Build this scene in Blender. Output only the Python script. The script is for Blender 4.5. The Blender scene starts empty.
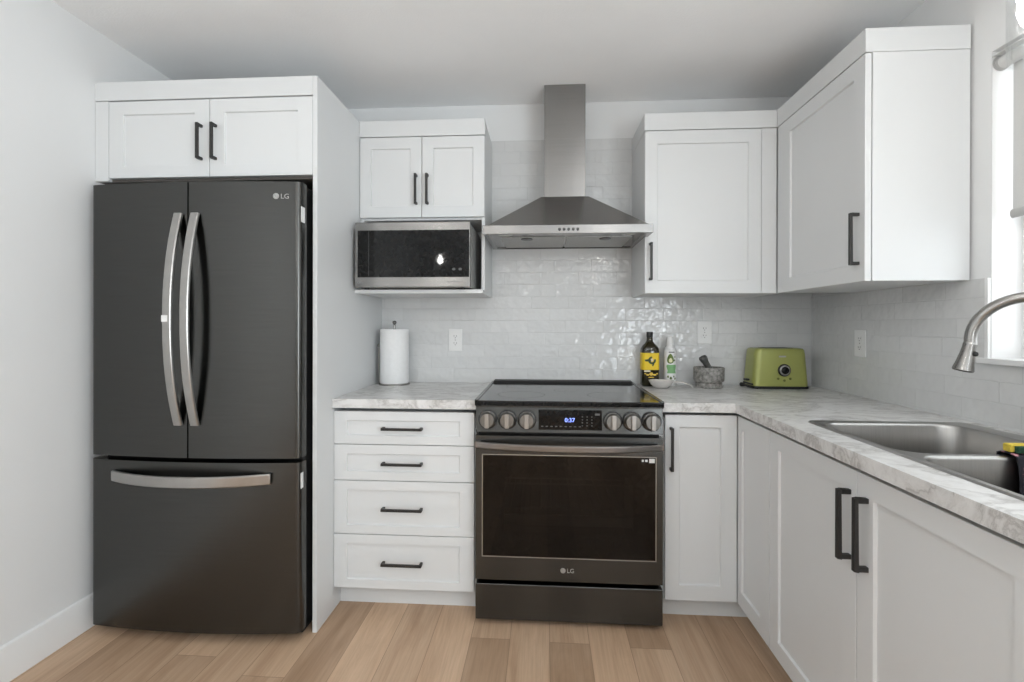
import bpy, bmesh, math, random
from mathutils import Vector, Matrix
random.seed(7)
S = bpy.context.scene
COL = S.collection

# ------------------------------------------------------------------ camera
CAM_F, YAW, PITCH, ROLL, SX, SY = 480.48, 0.0644, -0.0016, 0.002, 1.25, -14.54
cam_d = bpy.data.cameras.new('camera'); cam = bpy.data.objects.new('camera', cam_d); COL.objects.link(cam)
cam_d.sensor_width = 36; cam_d.lens = CAM_F / 1024 * 36
cam_d.shift_x = -SX / 1024; cam_d.shift_y = SY / 1024
cam_d.clip_start = 0.02
fw = Vector((-math.sin(YAW), math.cos(YAW), PITCH)).normalized()
rt = fw.cross(Vector((0, 0, 1))).normalized(); up = rt.cross(fw)
rt, up = (rt * math.cos(ROLL) + up * math.sin(ROLL)), (up * math.cos(ROLL) - rt * math.sin(ROLL))
M = Matrix.Identity(4)
for i in range(3):
    M[i][0], M[i][1], M[i][2] = rt[i], up[i], -fw[i]
M[0][3], M[1][3], M[2][3] = 0.0, -2.6317, 1.2278
cam.matrix_world = M
S.camera = cam

# ------------------------------------------------------------------ world, lights, exposure
S.view_settings.view_transform = 'Standard'; S.view_settings.look = 'None'
S.view_settings.gamma = 1; S.view_settings.use_curve_mapping = False
S.view_settings.exposure = 0.32
W = bpy.data.worlds.new('sky'); S.world = W; W.use_nodes = True
wb = W.node_tree.nodes['Background']
wb.inputs[0].default_value = (0.97, 0.985, 1.0, 1); wb.inputs[1].default_value = 1.15

R, L, CEIL, REAR = 1.407, -1.845, 2.444, -5.3       # right tile face, left wall, ceiling, rear wall
TW_ = R + 0.008
def area(name, loc, target, sx, sy, power, color=(1, 1, 1), shape='RECTANGLE', spread=math.pi):
    d = bpy.data.lights.new(name, 'AREA'); d.shape = shape; d.size = sx; d.size_y = sy
    d.energy = power; d.color = color; d.spread = spread
    o = bpy.data.objects.new(name, d); COL.objects.link(o); o.location = loc
    o.rotation_euler = (Vector(target) - Vector(loc)).to_track_quat('-Z', 'Y').to_euler()
    return o
area('kitchen_window_daylight', (R + 0.75, -1.95, 1.75), (0.0, -1.95, 1.60), 3.0, 2.0, 18, (0.87, 0.95, 1.0))
area('added_side_daylight', (R + 0.10, -3.65, 1.35), (0.0, -3.65, 2.4), 1.5, 1.7, 76, (0.86, 0.945, 1.0))  # added unseen daylight source, tilted up to brighten the ceiling
ADDED_LIGHTS = [(-0.95, -1.75), (0.35, -1.75), (-0.95, -3.4), (0.75, -3.4), (-0.1, -4.5)]  # added lights in the unseen part of the ceiling, to fill the room
for x, y in ADDED_LIGHTS:
    area('added_downlight', (x, y, CEIL - 0.012), (x, y, 0), 0.13, 0.13, 0.8, (1.0, 1.0, 1.0), 'DISK')

# ------------------------------------------------------------------ materials
def N(nt, typ, ins=None, **props):
    n = nt.nodes.new(typ)
    for k, v in props.items(): setattr(n, k, v)
    for k, v in (ins or {}).items():
        if isinstance(v, bpy.types.NodeSocket): nt.links.new(v, n.inputs[k])
        else: n.inputs[k].default_value = v
    return n
def math_(nt, op, a, b=None, c=None):
    ins = {0: a}
    if b is not None: ins[1] = b
    if c is not None: ins[2] = c
    return N(nt, 'ShaderNodeMath', ins, operation=op).outputs[0]
def mixc(nt, fac, a, b, blend='MIX'):
    n = nt.nodes.new('ShaderNodeMix'); n.data_type = 'RGBA'; n.blend_type = blend
    for idx, v in ((0, fac), (6, a), (7, b)):
        if isinstance(v, bpy.types.NodeSocket): nt.links.new(v, n.inputs[idx])
        else: n.inputs[idx].default_value = v
    return n.outputs[2]
def ramp(nt, fac, stops):
    n = nt.nodes.new('ShaderNodeValToRGB'); nt.links.new(fac, n.inputs[0])
    e = n.color_ramp.elements
    while len(e) < len(stops): e.new(0.5)
    for i, (p, c) in enumerate(stops): e[i].position = p; e[i].color = c if len(c) == 4 else (*c, 1)
    return n.outputs[0]
def c4(c): return (*c, 1) if len(c) == 3 else c
def mat(name, color, rough=0.5, metal=0.0, spec=0.5, noise=0.0, nscale=40, bump=0.0, bscale=200, aniso=0.0, coat=0.0, stretch=None, emit=None, estr=0.0):
    m = bpy.data.materials.new(name); m.use_nodes = True; nt = m.node_tree
    b = nt.nodes['Principled BSDF']
    b.inputs['Base Color'].default_value = c4(color); b.inputs['Roughness'].default_value = rough
    b.inputs['Metallic'].default_value = metal; b.inputs['Specular IOR Level'].default_value = spec
    b.inputs['Coat Weight'].default_value = coat
    if aniso:
        b.inputs['Anisotropic'].default_value = aniso
        nt.links.new(N(nt, 'ShaderNodeCombineXYZ', {0: 0.02, 1: 0.0, 2: 1.0}).outputs[0], b.inputs['Tangent'])
    if emit: b.inputs['Emission Color'].default_value = c4(emit); b.inputs['Emission Strength'].default_value = estr
    if noise or bump:
        tc = N(nt, 'ShaderNodeTexCoord'); vec = tc.outputs['Object']
        if stretch: vec = N(nt, 'ShaderNodeMapping', {'Vector': vec, 'Scale': stretch}).outputs[0]
    if noise:
        t = N(nt, 'ShaderNodeTexNoise', {'Vector': vec, 'Scale': nscale, 'Detail': 4.0})
        lo = tuple(max(0, x * (1 - noise)) for x in color[:3]); hi = tuple(min(1, x * (1 + noise)) for x in color[:3])
        nt.links.new(ramp(nt, t.outputs['Fac'], [(0.3, lo), (0.7, hi)]), b.inputs['Base Color'])
    if bump:
        t = N(nt, 'ShaderNodeTexNoise', {'Vector': vec, 'Scale': bscale, 'Detail': 3.0})
        bn = N(nt, 'ShaderNodeBump', {'Height': t.outputs['Fac'], 'Strength': bump, 'Distance': 0.002})
        nt.links.new(bn.outputs[0], b.inputs['Normal'])
    return m

MT = {}
MT['cab'] = mat('white_cabinet_paint', (0.695, 0.705, 0.708), 0.38, noise=0.006, nscale=6)
MT['wall'] = mat('pale_grey_wall_paint', (0.77, 0.775, 0.775), 0.75, noise=0.01, nscale=3, bump=0.05, bscale=350)
MT['ceil'] = mat('white_ceiling_paint', (0.945, 0.95, 0.955), 0.9, noise=0.015, nscale=5, bump=0.5, bscale=120)
MT['trim'] = mat('white_trim_paint', (0.82, 0.82, 0.815), 0.35, noise=0.006, nscale=5)
MT['caseg'] = mat('grey_painted_steel', (0.36, 0.355, 0.345), 0.4, 0.0, noise=0.02)
MT['knobss'] = mat('dark_steel_knob', (0.22, 0.215, 0.205), 0.3, 1.0, noise=0.05)
MT['dark_underside'] = mat('dark_brown_underside', (0.10, 0.09, 0.08), 0.6, noise=0.1)
MT['black'] = mat('matt_black_metal', (0.018, 0.017, 0.016), 0.42, 0.0, noise=0.1)
MT['rubber'] = mat('black_plastic', (0.012, 0.012, 0.012), 0.5, noise=0.1)
MT['blackss'] = mat('black_stainless_steel', (0.086, 0.086, 0.083), 0.25, 1.0, noise=0.05, nscale=6, stretch=(1, 1, 60), bump=0.02, bscale=30, aniso=0.75)
MT['ss'] = mat('brushed_stainless_steel', (0.29, 0.283, 0.275), 0.27, 1.0, noise=0.05, nscale=5, stretch=(1, 1, 80), bump=0.02, bscale=30, aniso=0.75)
MT['rangehandle'] = mat('dark_satin_handle', (0.24, 0.225, 0.215), 0.28, 1.0, noise=0.04, nscale=20)
MT['handless'] = mat('satin_steel_handle', (0.40, 0.39, 0.375), 0.30, 1.0, noise=0.04, nscale=20)
MT['sinkss'] = mat('satin_sink_steel', (0.42, 0.41, 0.395), 0.30, 1.0, noise=0.05, nscale=8, stretch=(40, 1, 1), bump=0.02, bscale=20)
MT['chrome'] = mat('brushed_nickel', (0.34, 0.33, 0.315), 0.24, 1.0, noise=0.03)
MT['bglass'] = mat('black_glass', (0.006, 0.006, 0.006), 0.04, 0.0, 0.22, noise=0.1)
MT['cooktop'] = mat('black_ceramic_glass', (0.012, 0.012, 0.012), 0.10, 0.0, 0.6, noise=0.3, nscale=300)
MT['whiteplastic'] = mat('white_plastic', (0.80, 0.80, 0.79), 0.3, noise=0.005)
MT['slot'] = mat('dark_slot', (0.05, 0.05, 0.05), 0.6, noise=0.1)
MT['paper'] = mat('white_paper_towel', (0.84, 0.84, 0.84), 0.95, noise=0.02, nscale=60, bump=0.4, bscale=180)
MT['green'] = mat('olive_green_enamel', (0.33, 0.35, 0.095), 0.3, 0.2, noise=0.03, nscale=10, coat=0.3)
MT['oliveknob'] = mat('dark_olive_button', (0.12, 0.13, 0.02), 0.35, 0.2, noise=0.05)
MT['oilglass'] = mat('dark_green_bottle_glass', (0.022, 0.018, 0.006), 0.08, 0.0, 0.6, noise=0.3, nscale=20)
MT['yellowlabel'] = mat('yellow_label_paper', (0.83, 0.58, 0.02), 0.5, noise=0.03)
MT['creamlabel'] = mat('cream_label_paper', (0.75, 0.68, 0.52), 0.5, noise=0.05)
MT['gold'] = mat('gold_foil', (0.55, 0.38, 0.06), 0.4, 0.4, noise=0.1)
MT['leafdark'] = mat('dark_green_print', (0.02, 0.05, 0.015), 0.5, noise=0.2)
MT['avogreen'] = mat('avocado_green_print', (0.10, 0.16, 0.02), 0.5, noise=0.2)
MT['mint'] = mat('mint_green_print', (0.22, 0.45, 0.20), 0.5, noise=0.06)
MT['avoflesh'] = mat('pale_avocado_print', (0.72, 0.72, 0.45), 0.5, noise=0.05)
MT['white_bottle'] = mat('glossy_white_bottle', (0.82, 0.82, 0.81), 0.25, noise=0.01)
MT['ceramic'] = mat('white_glazed_ceramic', (0.68, 0.65, 0.62), 0.2, noise=0.02)
MT['granite'] = mat('speckled_grey_granite', (0.25, 0.24, 0.225), 0.55, noise=0.6, nscale=70, bump=0.3, bscale=150)
MT['granitedark'] = mat('dark_polished_granite', (0.075, 0.075, 0.072), 0.4, noise=0.4, nscale=90)
MT['spongey'] = mat('yellow_sponge_foam', (0.62, 0.47, 0.06), 0.95, noise=0.15, nscale=120, bump=0.8, bscale=160)
MT['spongeg'] = mat('dark_green_scourer', (0.012, 0.055, 0.028), 0.95, noise=0.4, nscale=250, bump=0.8, bscale=300)
MT['blind'] = mat('pale_grey_blind_fabric', (0.60, 0.60, 0.59), 0.9, noise=0.03, nscale=300)
MT['blindbar'] = mat('grey_blind_rail', (0.42, 0.42, 0.41), 0.45, noise=0.02)
MT['sticker'] = mat('white_sticker', (0.75, 0.75, 0.74), 0.5, noise=0.02)
MT['logo'] = mat('silver_logo', (0.42, 0.415, 0.40), 0.35, 0.6, noise=0.02)
MT['printgrey'] = mat('grey_panel_print', (0.22, 0.22, 0.22), 0.5, noise=0.02)
MT['dimprint'] = mat('dim_panel_print', (0.09, 0.09, 0.09), 0.5, noise=0.02)
MT['blue_led'] = mat('blue_clock_segments', (0.05, 0.08, 0.5), 0.4, noise=0.0, emit=(0.25, 0.35, 1.0), estr=2.2)
MT['cavity'] = mat('dark_oven_enamel', (0.035, 0.033, 0.03), 0.35, noise=0.2)
MT['filter'] = mat('aluminium_mesh_filter', (0.42, 0.42, 0.41), 0.45, 0.8, noise=0.35, nscale=350)
MT['bulb'] = mat('lit_bulb', (1, 1, 1), 0.3, emit=(1.0, 0.97, 0.93), estr=165)
MT['bulb_dim'] = mat('lit_sink_bulb', (1, 1, 1), 0.3, emit=(1.0, 0.97, 0.93), estr=72)
MT['hoodlens'] = mat('frosted_hood_lamp_lens', (0.55, 0.55, 0.53), 0.3, noise=0.02)

def thin_glass(name, tint, base_refl, edge, rough=0.0):
    m = bpy.data.materials.new(name); m.use_nodes = True; nt = m.node_tree; nt.nodes.clear()
    out = N(nt, 'ShaderNodeOutputMaterial')
    tr = N(nt, 'ShaderNodeBsdfTransparent', {'Color': c4(tint)}); gl = N(nt, 'ShaderNodeBsdfGlossy', {'Color': (1, 1, 1, 1), 'Roughness': rough})
    lw = N(nt, 'ShaderNodeLayerWeight', {'Blend': 0.25})
    f = math_(nt, 'MULTIPLY_ADD', lw.outputs['Facing'], edge, base_refl)
    mx = N(nt, 'ShaderNodeMixShader', {0: f, 1: tr.outputs[0], 2: gl.outputs[0]})
    nt.links.new(mx.outputs[0], out.inputs[0]); return m
MT['pane'] = thin_glass('window_glass', (0.98, 0.985, 0.985), 0.03, 0.10)
MT['shade'] = thin_glass('clear_lamp_glass', (0.97, 0.975, 0.975), 0.02, 0.30)
MT['ovenglass'] = thin_glass('tinted_oven_glass', (0.28, 0.27, 0.25), 0.02, 0.15)

FLOOR_PHASE = 5.059 + (L - .1 + TW_ + .12) / 2
def floor_material():
    m = bpy.data.materials.new('oak_plank_floor'); m.use_nodes = True; nt = m.node_tree; b = nt.nodes['Principled BSDF']
    tc = N(nt, 'ShaderNodeTexCoord'); sp = N(nt, 'ShaderNodeSeparateXYZ', {0: tc.outputs['Object']})
    x = math_(nt, 'DIVIDE', math_(nt, 'ADD', sp.outputs[0], FLOOR_PHASE), 0.154)
    row = math_(nt, 'FLOOR', x); fx = math_(nt, 'FRACT', x)
    wn = N(nt, 'ShaderNodeTexWhiteNoise', {'W': row}, noise_dimensions='1D')
    y = math_(nt, 'ADD', math_(nt, 'DIVIDE', sp.outputs[1], 1.80), math_(nt, 'MULTIPLY', wn.outputs['Value'], 7.3))
    idx = math_(nt, 'FLOOR', y); fy = math_(nt, 'FRACT', y)
    cv = N(nt, 'ShaderNodeCombineXYZ', {0: row, 1: idx, 2: 0.0})
    pid = N(nt, 'ShaderNodeTexWhiteNoise', {'Vector': cv.outputs[0]}, noise_dimensions='3D')
    gv = N(nt, 'ShaderNodeCombineXYZ', {0: math_(nt, 'MULTIPLY', sp.outputs[0], 11.0), 1: math_(nt, 'MULTIPLY', sp.outputs[1], 1.3), 2: math_(nt, 'MULTIPLY', pid.outputs['Value'], 37.0)})
    g1 = N(nt, 'ShaderNodeTexNoise', {'Vector': gv.outputs[0], 'Scale': 1.0, 'Detail': 6.0, 'Roughness': 0.62, 'Distortion': 1.2})
    gv2 = N(nt, 'ShaderNodeCombineXYZ', {0: math_(nt, 'MULTIPLY', sp.outputs[0], 150.0), 1: math_(nt, 'MULTIPLY', sp.outputs[1], 5.0), 2: math_(nt, 'MULTIPLY', pid.outputs['Value'], 11.0)})
    g2 = N(nt, 'ShaderNodeTexNoise', {'Vector': gv2.outputs[0], 'Scale': 1.0, 'Detail': 3.0})
    base = ramp(nt, g1.outputs['Fac'], [(0.22, (0.385, 0.245, 0.152)), (0.5, (0.525, 0.36, 0.238)), (0.80, (0.63, 0.455, 0.318))])
    tone = ramp(nt, pid.outputs['Value'], [(0.0, (0.76, 0.735, 0.71)), (0.5, (0.98, 0.98, 0.98)), (1.0, (1.17, 1.175, 1.18))])
    col = mixc(nt, 1.0, base, tone, 'MULTIPLY')
    fine = ramp(nt, g2.outputs['Fac'], [(0.35, (0.92, 0.915, 0.91)), (0.6, (1.02, 1.02, 1.02))])
    col = mixc(nt, 1.0, col, fine, 'MULTIPLY')
    ex = math_(nt, 'MULTIPLY', math_(nt, 'MINIMUM', fx, math_(nt, 'SUBTRACT', 1.0, fx)), 0.154)
    ey = math_(nt, 'MULTIPLY', math_(nt, 'MINIMUM', fy, math_(nt, 'SUBTRACT', 1.0, fy)), 1.80)
    gap = math_(nt, 'LESS_THAN', math_(nt, 'MINIMUM', ex, ey), 0.0012)
    col = mixc(nt, math_(nt, 'MULTIPLY', gap, 0.55), col, (0.13, 0.075, 0.04, 1))
    nt.links.new(col, b.inputs['Base Color'])
    b.inputs['Roughness'].default_value = 0.48
    bn = N(nt, 'ShaderNodeBump', {'Height': math_(nt, 'SUBTRACT', g2.outputs['Fac'], math_(nt, 'MULTIPLY', gap, 2.0)), 'Strength': 0.12, 'Distance': 0.001})
    nt.links.new(bn.outputs[0], b.inputs['Normal'])
    return m
MT['floor'] = floor_material()

def tile_material(name, axis, phase):
    tw, th, gr = 0.204, 0.0662, 0.0016
    m = bpy.data.materials.new(name); m.use_nodes = True; nt = m.node_tree; b = nt.nodes['Principled BSDF']
    g = N(nt, 'ShaderNodeNewGeometry'); sp = N(nt, 'ShaderNodeSeparateXYZ', {0: g.outputs['Position']})
    v = math_(nt, 'DIVIDE', math_(nt, 'SUBTRACT', sp.outputs[2], 0.8585), th)
    row = math_(nt, 'FLOOR', v); fv = math_(nt, 'FRACT', v)
    wn = N(nt, 'ShaderNodeTexWhiteNoise', {'W': math_(nt, 'ADD', row, phase)}, noise_dimensions='1D')
    u = math_(nt, 'ADD', math_(nt, 'DIVIDE', sp.outputs[axis], tw), math_(nt, 'MULTIPLY_ADD', wn.outputs['Value'], 0.3, math_(nt, 'MULTIPLY', row, 0.45)))
    idx = math_(nt, 'FLOOR', u); fu = math_(nt, 'FRACT', u)
    cv = N(nt, 'ShaderNodeCombineXYZ', {0: row, 1: idx, 2: phase})
    pid = N(nt, 'ShaderNodeTexWhiteNoise', {'Vector': cv.outputs[0]}, noise_dimensions='3D')
    pr = N(nt, 'ShaderNodeSeparateColor', {0: pid.outputs['Color']})
    eu = math_(nt, 'MULTIPLY', math_(nt, 'MINIMUM', fu, math_(nt, 'SUBTRACT', 1.0, fu)), tw)
    ev = math_(nt, 'MULTIPLY', math_(nt, 'MINIMUM', fv, math_(nt, 'SUBTRACT', 1.0, fv)), th)
    ed = math_(nt, 'MINIMUM', eu, ev)
    grout = math_(nt, 'LESS_THAN', ed, gr * 0.5)
    tile = mixc(nt, pr.outputs[0], (0.645, 0.65, 0.647, 1), (0.69, 0.693, 0.69, 1))
    col = mixc(nt, grout, tile, (0.575, 0.578, 0.575, 1))
    nt.links.new(col, b.inputs['Base Color'])
    nt.links.new(math_(nt, 'MULTIPLY_ADD', grout, 0.25, 0.11), b.inputs['Roughness'])
    off = N(nt, 'ShaderNodeVectorMath', {0: g.outputs['Position'], 1: N(nt, 'ShaderNodeVectorMath', {0: pid.outputs['Color'], 'Scale': 5.0}, operation='SCALE').outputs[0]}, operation='ADD')
    w = N(nt, 'ShaderNodeTexNoise', {'Vector': off.outputs[0], 'Scale': 26.0, 'Detail': 1.5, 'Roughness': 0.45})
    h = math_(nt, 'MULTIPLY', w.outputs['Fac'], 0.0042)
    tu = math_(nt, 'MULTIPLY', math_(nt, 'MULTIPLY', math_(nt, 'SUBTRACT', pr.outputs[1], 0.5), fu), 0.0032)
    tv = math_(nt, 'MULTIPLY', math_(nt, 'MULTIPLY', math_(nt, 'SUBTRACT', pr.outputs[2], 0.5), fv), 0.0026)
    h = math_(nt, 'ADD', h, math_(nt, 'ADD', tu, tv))
    rnd = math_(nt, 'MINIMUM', math_(nt, 'MULTIPLY', ed, 0.25), 0.0006)
    h = math_(nt, 'ADD', h, rnd)
    bn = N(nt, 'ShaderNodeBump', {'Height': h, 'Strength': 1.0, 'Distance': 1.0})
    nt.links.new(bn.outputs[0], b.inputs['Normal'])
    return m
MT['tile_b'] = tile_material('glazed_tile_on_back_wall', 0, 3.0)
MT['tile_r'] = tile_material('glazed_tile_on_right_wall', 1, 11.0)

def marble_material():
    m = bpy.data.materials.new('grey_veined_marble_laminate'); m.use_nodes = True; nt = m.node_tree; b = nt.nodes['Principled BSDF']
    g = N(nt, 'ShaderNodeNewGeometry')
    mp = N(nt, 'ShaderNodeMapping', {'Vector': g.outputs['Position'], 'Rotation': (0.3, 0.2, 0.7), 'Scale': (1.0, 1.7, 1.3)})
    warp = N(nt, 'ShaderNodeTexNoise', {'Vector': mp.outputs[0], 'Scale': 3.2, 'Detail': 5.0})
    wv = N(nt, 'ShaderNodeVectorMath', {0: mp.outputs[0], 1: N(nt, 'ShaderNodeVectorMath', {0: warp.outputs['Color'], 'Scale': 0.55}, operation='SCALE').outputs[0]}, operation='ADD')
    n1 = N(nt, 'ShaderNodeTexNoise', {'Vector': wv.outputs[0], 'Scale': 4.5, 'Detail': 9.0, 'Roughness': 0.62})
    vein = math_(nt, 'ABSOLUTE', math_(nt, 'SUBTRACT', n1.outputs['Fac'], 0.5))
    vc = ramp(nt, vein, [(0.0, (0.47, 0.46, 0.45)), (0.018, (0.61, 0.602, 0.592)), (0.06, (0.71, 0.705, 0.698)), (0.2, (0.765, 0.763, 0.758))])
    n2 = N(nt, 'ShaderNodeTexNoise', {'Vector': wv.outputs[0], 'Scale': 14.0, 'Detail': 8.0, 'Roughness': 0.7})
    cl = ramp(nt, n2.outputs['Fac'], [(0.32, (0.78, 0.77, 0.76)), (0.52, (0.97, 0.967, 0.963)), (0.7, (1.02, 1.02, 1.02))])
    nt.links.new(mixc(nt, 1.0, vc, cl, 'MULTIPLY'), b.inputs['Base Color'])
    b.inputs['Roughness'].default_value = 0.32
    return m
MT['marble'] = marble_material()

def cloth_material():
    m = bpy.data.materials.new('black_cloth_with_pink_flowers'); m.use_nodes = True; nt = m.node_tree; b = nt.nodes['Principled BSDF']
    tc = N(nt, 'ShaderNodeTexCoord')
    vo = N(nt, 'ShaderNodeTexVoronoi', {'Vector': tc.outputs['Object'], 'Scale': 42.0})
    no = N(nt, 'ShaderNodeTexNoise', {'Vector': tc.outputs['Object'], 'Scale': 130.0})
    d = math_(nt, 'MULTIPLY_ADD', no.outputs['Fac'], 0.35, vo.outputs['Distance'])
    nt.links.new(ramp(nt, d, [(0.40, (0.50, 0.24, 0.27)), (0.50, (0.014, 0.014, 0.02))]), b.inputs['Base Color'])
    b.inputs['Roughness'].default_value = 0.95
    return m
MT['cloth'] = cloth_material()

# ------------------------------------------------------------------ mesh helpers
def ident(p): return p
def face_back(y0): return lambda p: (p[0], y0 - p[1], p[2])          # (along, out, up) for a front that looks to -Y
def face_right(x0): return lambda p: (x0 - p[1], p[0], p[2])         # the same for a front that looks to -X
class MB:
    def __init__(s): s.bm = bmesh.new()
    def v(s, p): return s.bm.verts.new(p)
    def box(s, a0, a1, b0, b1, c0, c1, T=ident):
        vs = [s.v(T((x, y, z))) for x in (a0, a1) for y in (b0, b1) for z in (c0, c1)]
        for f in ((0, 1, 3, 2), (4, 6, 7, 5), (0, 4, 5, 1), (2, 3, 7, 6), (0, 2, 6, 4), (1, 5, 7, 3)):
            s.bm.faces.new([vs[i] for i in f])
        return s
    def loft(s, loops, cap0=True, cap1=True, closed=True):
        rows = [[s.v(p) for p in lp] for lp in loops]
        n = len(rows[0])
        for a, b in zip(rows, rows[1:]):
            for i in range(n if closed else n - 1):
                j = (i + 1) % n
                s.bm.faces.new((a[i], a[j], b[j], b[i]))
        if cap0: s.bm.faces.new(rows[0])
        if cap1: s.bm.faces.new(rows[-1])
        return s
    def lathe(s, prof, c=(0, 0, 0), n=32, axis='Z', cap0=True, cap1=True, sx=1.0, sy=1.0):
        loops = []
        for r, h in prof:
            lp = []
            for i in range(n):
                a = 2 * math.pi * i / n; x, y = r * math.cos(a) * sx, r * math.sin(a) * sy
                lp.append({'Z': (c[0] + x, c[1] + y, c[2] + h), 'Y': (c[0] + x, c[1] - h, c[2] + y), 'X': (c[0] - h, c[1] + x, c[2] + y)}[axis])
            loops.append(lp)
        return s.loft(loops, cap0, cap1)
    def tube(s, path, rad, n=14, caps=True):
        P = [Vector(p) for p in path]; loops = []
        up0 = None
        for i, p in enumerate(P):
            t = (P[min(i + 1, len(P) - 1)] - P[max(i - 1, 0)]).normalized()
            if up0 is None:
                up0 = t.orthogonal().normalized()
            up0 = (up0 - t * up0.dot(t)).normalized()
            w = t.cross(up0); r = rad[i] if isinstance(rad, (list, tuple)) else rad
            loops.append([tuple(p + (up0 * math.cos(2 * math.pi * k / n) + w * math.sin(2 * math.pi * k / n)) * r) for k in range(n)])
        return s.loft(loops, caps, caps)
    def sweep(s, path, w, t, side):
        """rectangular bar along a path; w along the fixed side vector, t across it"""
        P = [Vector(p) for p in path]; side = Vector(side).normalized(); loops = []
        for i, p in enumerate(P):
            d = (P[min(i + 1, len(P) - 1)] - P[max(i - 1, 0)]).normalized()
            q = side.cross(d).normalized()
            ww = w[i] if isinstance(w, (list, tuple)) else w
            loops.append([tuple(p + side * a * ww / 2 + q * b * t / 2) for a, b in ((-.8, -1), (.8, -1), (1, -.5), (1, .5), (.8, 1), (-.8, 1), (-1, .5), (-1, -.5))])
        return s.loft(loops)
    def prism(s, pts, h0, h1, T=ident):
        """pts in (along, up), extruded out from h0 to h1"""
        return s.loft([[T((a, h0, z)) for a, z in pts], [T((a, h1, z)) for a, z in pts]])
    def shaker(s, T, a0, a1, z0, z1, th=0.02, sl=0.06, sr=0.06, rt=0.06, rb=0.06, dep=0.008, ch=0.003):
        def ring(A0, A1, Z0, Z1, d): return [T((A0, d, Z0)), T((A1, d, Z0)), T((A1, d, Z1)), T((A0, d, Z1))]
        e = 0.0012
        return s.loft([ring(a0, a1, z0, z1, 0), ring(a0, a1, z0, z1, th - e), ring(a0 + e, a1 - e, z0 + e, z1 - e, th),
                       ring(a0 + sl, a1 - sr, z0 + rb, z1 - rt, th), ring(a0 + sl + ch, a1 - sr - ch, z0 + rb + ch, z1 - rt - ch, th - dep)])
    def pull(s, T, a, z, length, vertical, th=0.02, out=0.032, w=0.011):
        h = length / 2; k = w / 2
        if vertical:
            s.box(a - k, a + k, th + out - w * .8, th + out, z - h, z + h, T)
            for e in (-1, 1): s.box(a - k, a + k, th, th + out - w * .8, z + e * (h - k) - k, z + e * (h - k) + k, T)
        else:
            s.box(a - h, a + h, th + out - w * .8, th + out, z - k, z + k, T)
            for e in (-1, 1): s.box(a + e * (h - k) - k, a + e * (h - k) + k, th, th + out - w * .8, z - k, z + k, T)
        return s
    def text(s, body, size, T, a, z, out, depth=0.0006, bold=0.0, align='LEFT', sxx=1.0):
        cu = bpy.data.curves.new('lettering', 'FONT'); cu.body = body; cu.size = size; cu.extrude = depth / 2; cu.offset = bold; cu.align_x = align
        cu.resolution_u = 3
        ob = bpy.data.objects.new('lettering', cu); COL.objects.link(ob)
        me = bpy.data.meshes.new_from_object(ob.evaluated_get(bpy.context.evaluated_depsgraph_get()))
        vs = [s.v(T((a + p.co.x * sxx, out + depth / 2 + p.co.z, z + p.co.y))) for p in me.vertices]
        for f in me.polygons:
            try: s.bm.faces.new([vs[i] for i in f.vertices])
            except ValueError: pass
        bpy.data.objects.remove(ob); bpy.data.curves.remove(cu); bpy.data.meshes.remove(me)
        return s

WLOC = {}
def thing(name, loc, label, cat, group=None):
    o = bpy.data.objects.new(name, None); COL.objects.link(o); o.location = loc; o.empty_display_size = 0.05
    WLOC[o] = Vector(loc); tag(o, label, cat, group); return o
def tag(o, label=None, cat=None, group=None, kind=None):
    if label: o['label'] = label
    if cat: o['category'] = cat
    if group: o['group'] = group
    if kind: o['kind'] = kind
    return o
def build(name, mb, m, parent=None, bevel=0.0, seg=2, smooth=True, angle=32, label=None, base=False):
    bm = mb.bm
    bmesh.ops.remove_doubles(bm, verts=bm.verts, dist=1e-6)
    bmesh.ops.recalc_face_normals(bm, faces=bm.faces)
    for f in bm.faces: f.smooth = smooth
    for e in bm.edges:
        if len(e.link_faces) == 2 and e.calc_face_angle(0) > math.radians(angle): e.smooth = False
    lo = [min(v.co[i] for v in bm.verts) for i in range(3)]; hi = [max(v.co[i] for v in bm.verts) for i in range(3)]
    c = Vector(((lo[0] + hi[0]) / 2, (lo[1] + hi[1]) / 2, lo[2] if (base or not parent) else (lo[2] + hi[2]) / 2))
    bmesh.ops.translate(bm, verts=bm.verts, vec=-c)
    me = bpy.data.meshes.new(name); bm.to_mesh(me); bm.free()
    o = bpy.data.objects.new(name, me); COL.objects.link(o); me.materials.append(MT[m] if isinstance(m, str) else m)
    if parent: o.parent = parent; o.location = c - WLOC[parent]
    else: o.location = c
    WLOC[o] = c
    if bevel:
        b = o.modifiers.new('bevel', 'BEVEL'); b.width = bevel; b.segments = seg; b.limit_method = 'ANGLE'; b.angle_limit = math.radians(40); b.harden_normals = True
    if label: o['label'] = label
    return o
def struct(name, mb, m, parent=None, bevel=0.0):
    o = build(name, mb, m, parent, bevel)
    if not parent: o['kind'] = 'structure'
    return o
def rrect(x0, x1, y0, y1, r, z, n=6):
    pts = []
    for cx, cy, a0 in ((x1 - r, y1 - r, 0), (x0 + r, y1 - r, 90), (x0 + r, y0 + r, 180), (x1 - r, y0 + r, 270)):
        for k in range(n + 1):
            a = math.radians(a0 + 90 * k / n); pts.append((cx + r * math.cos(a), cy + r * math.sin(a), z))
    return pts
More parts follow.
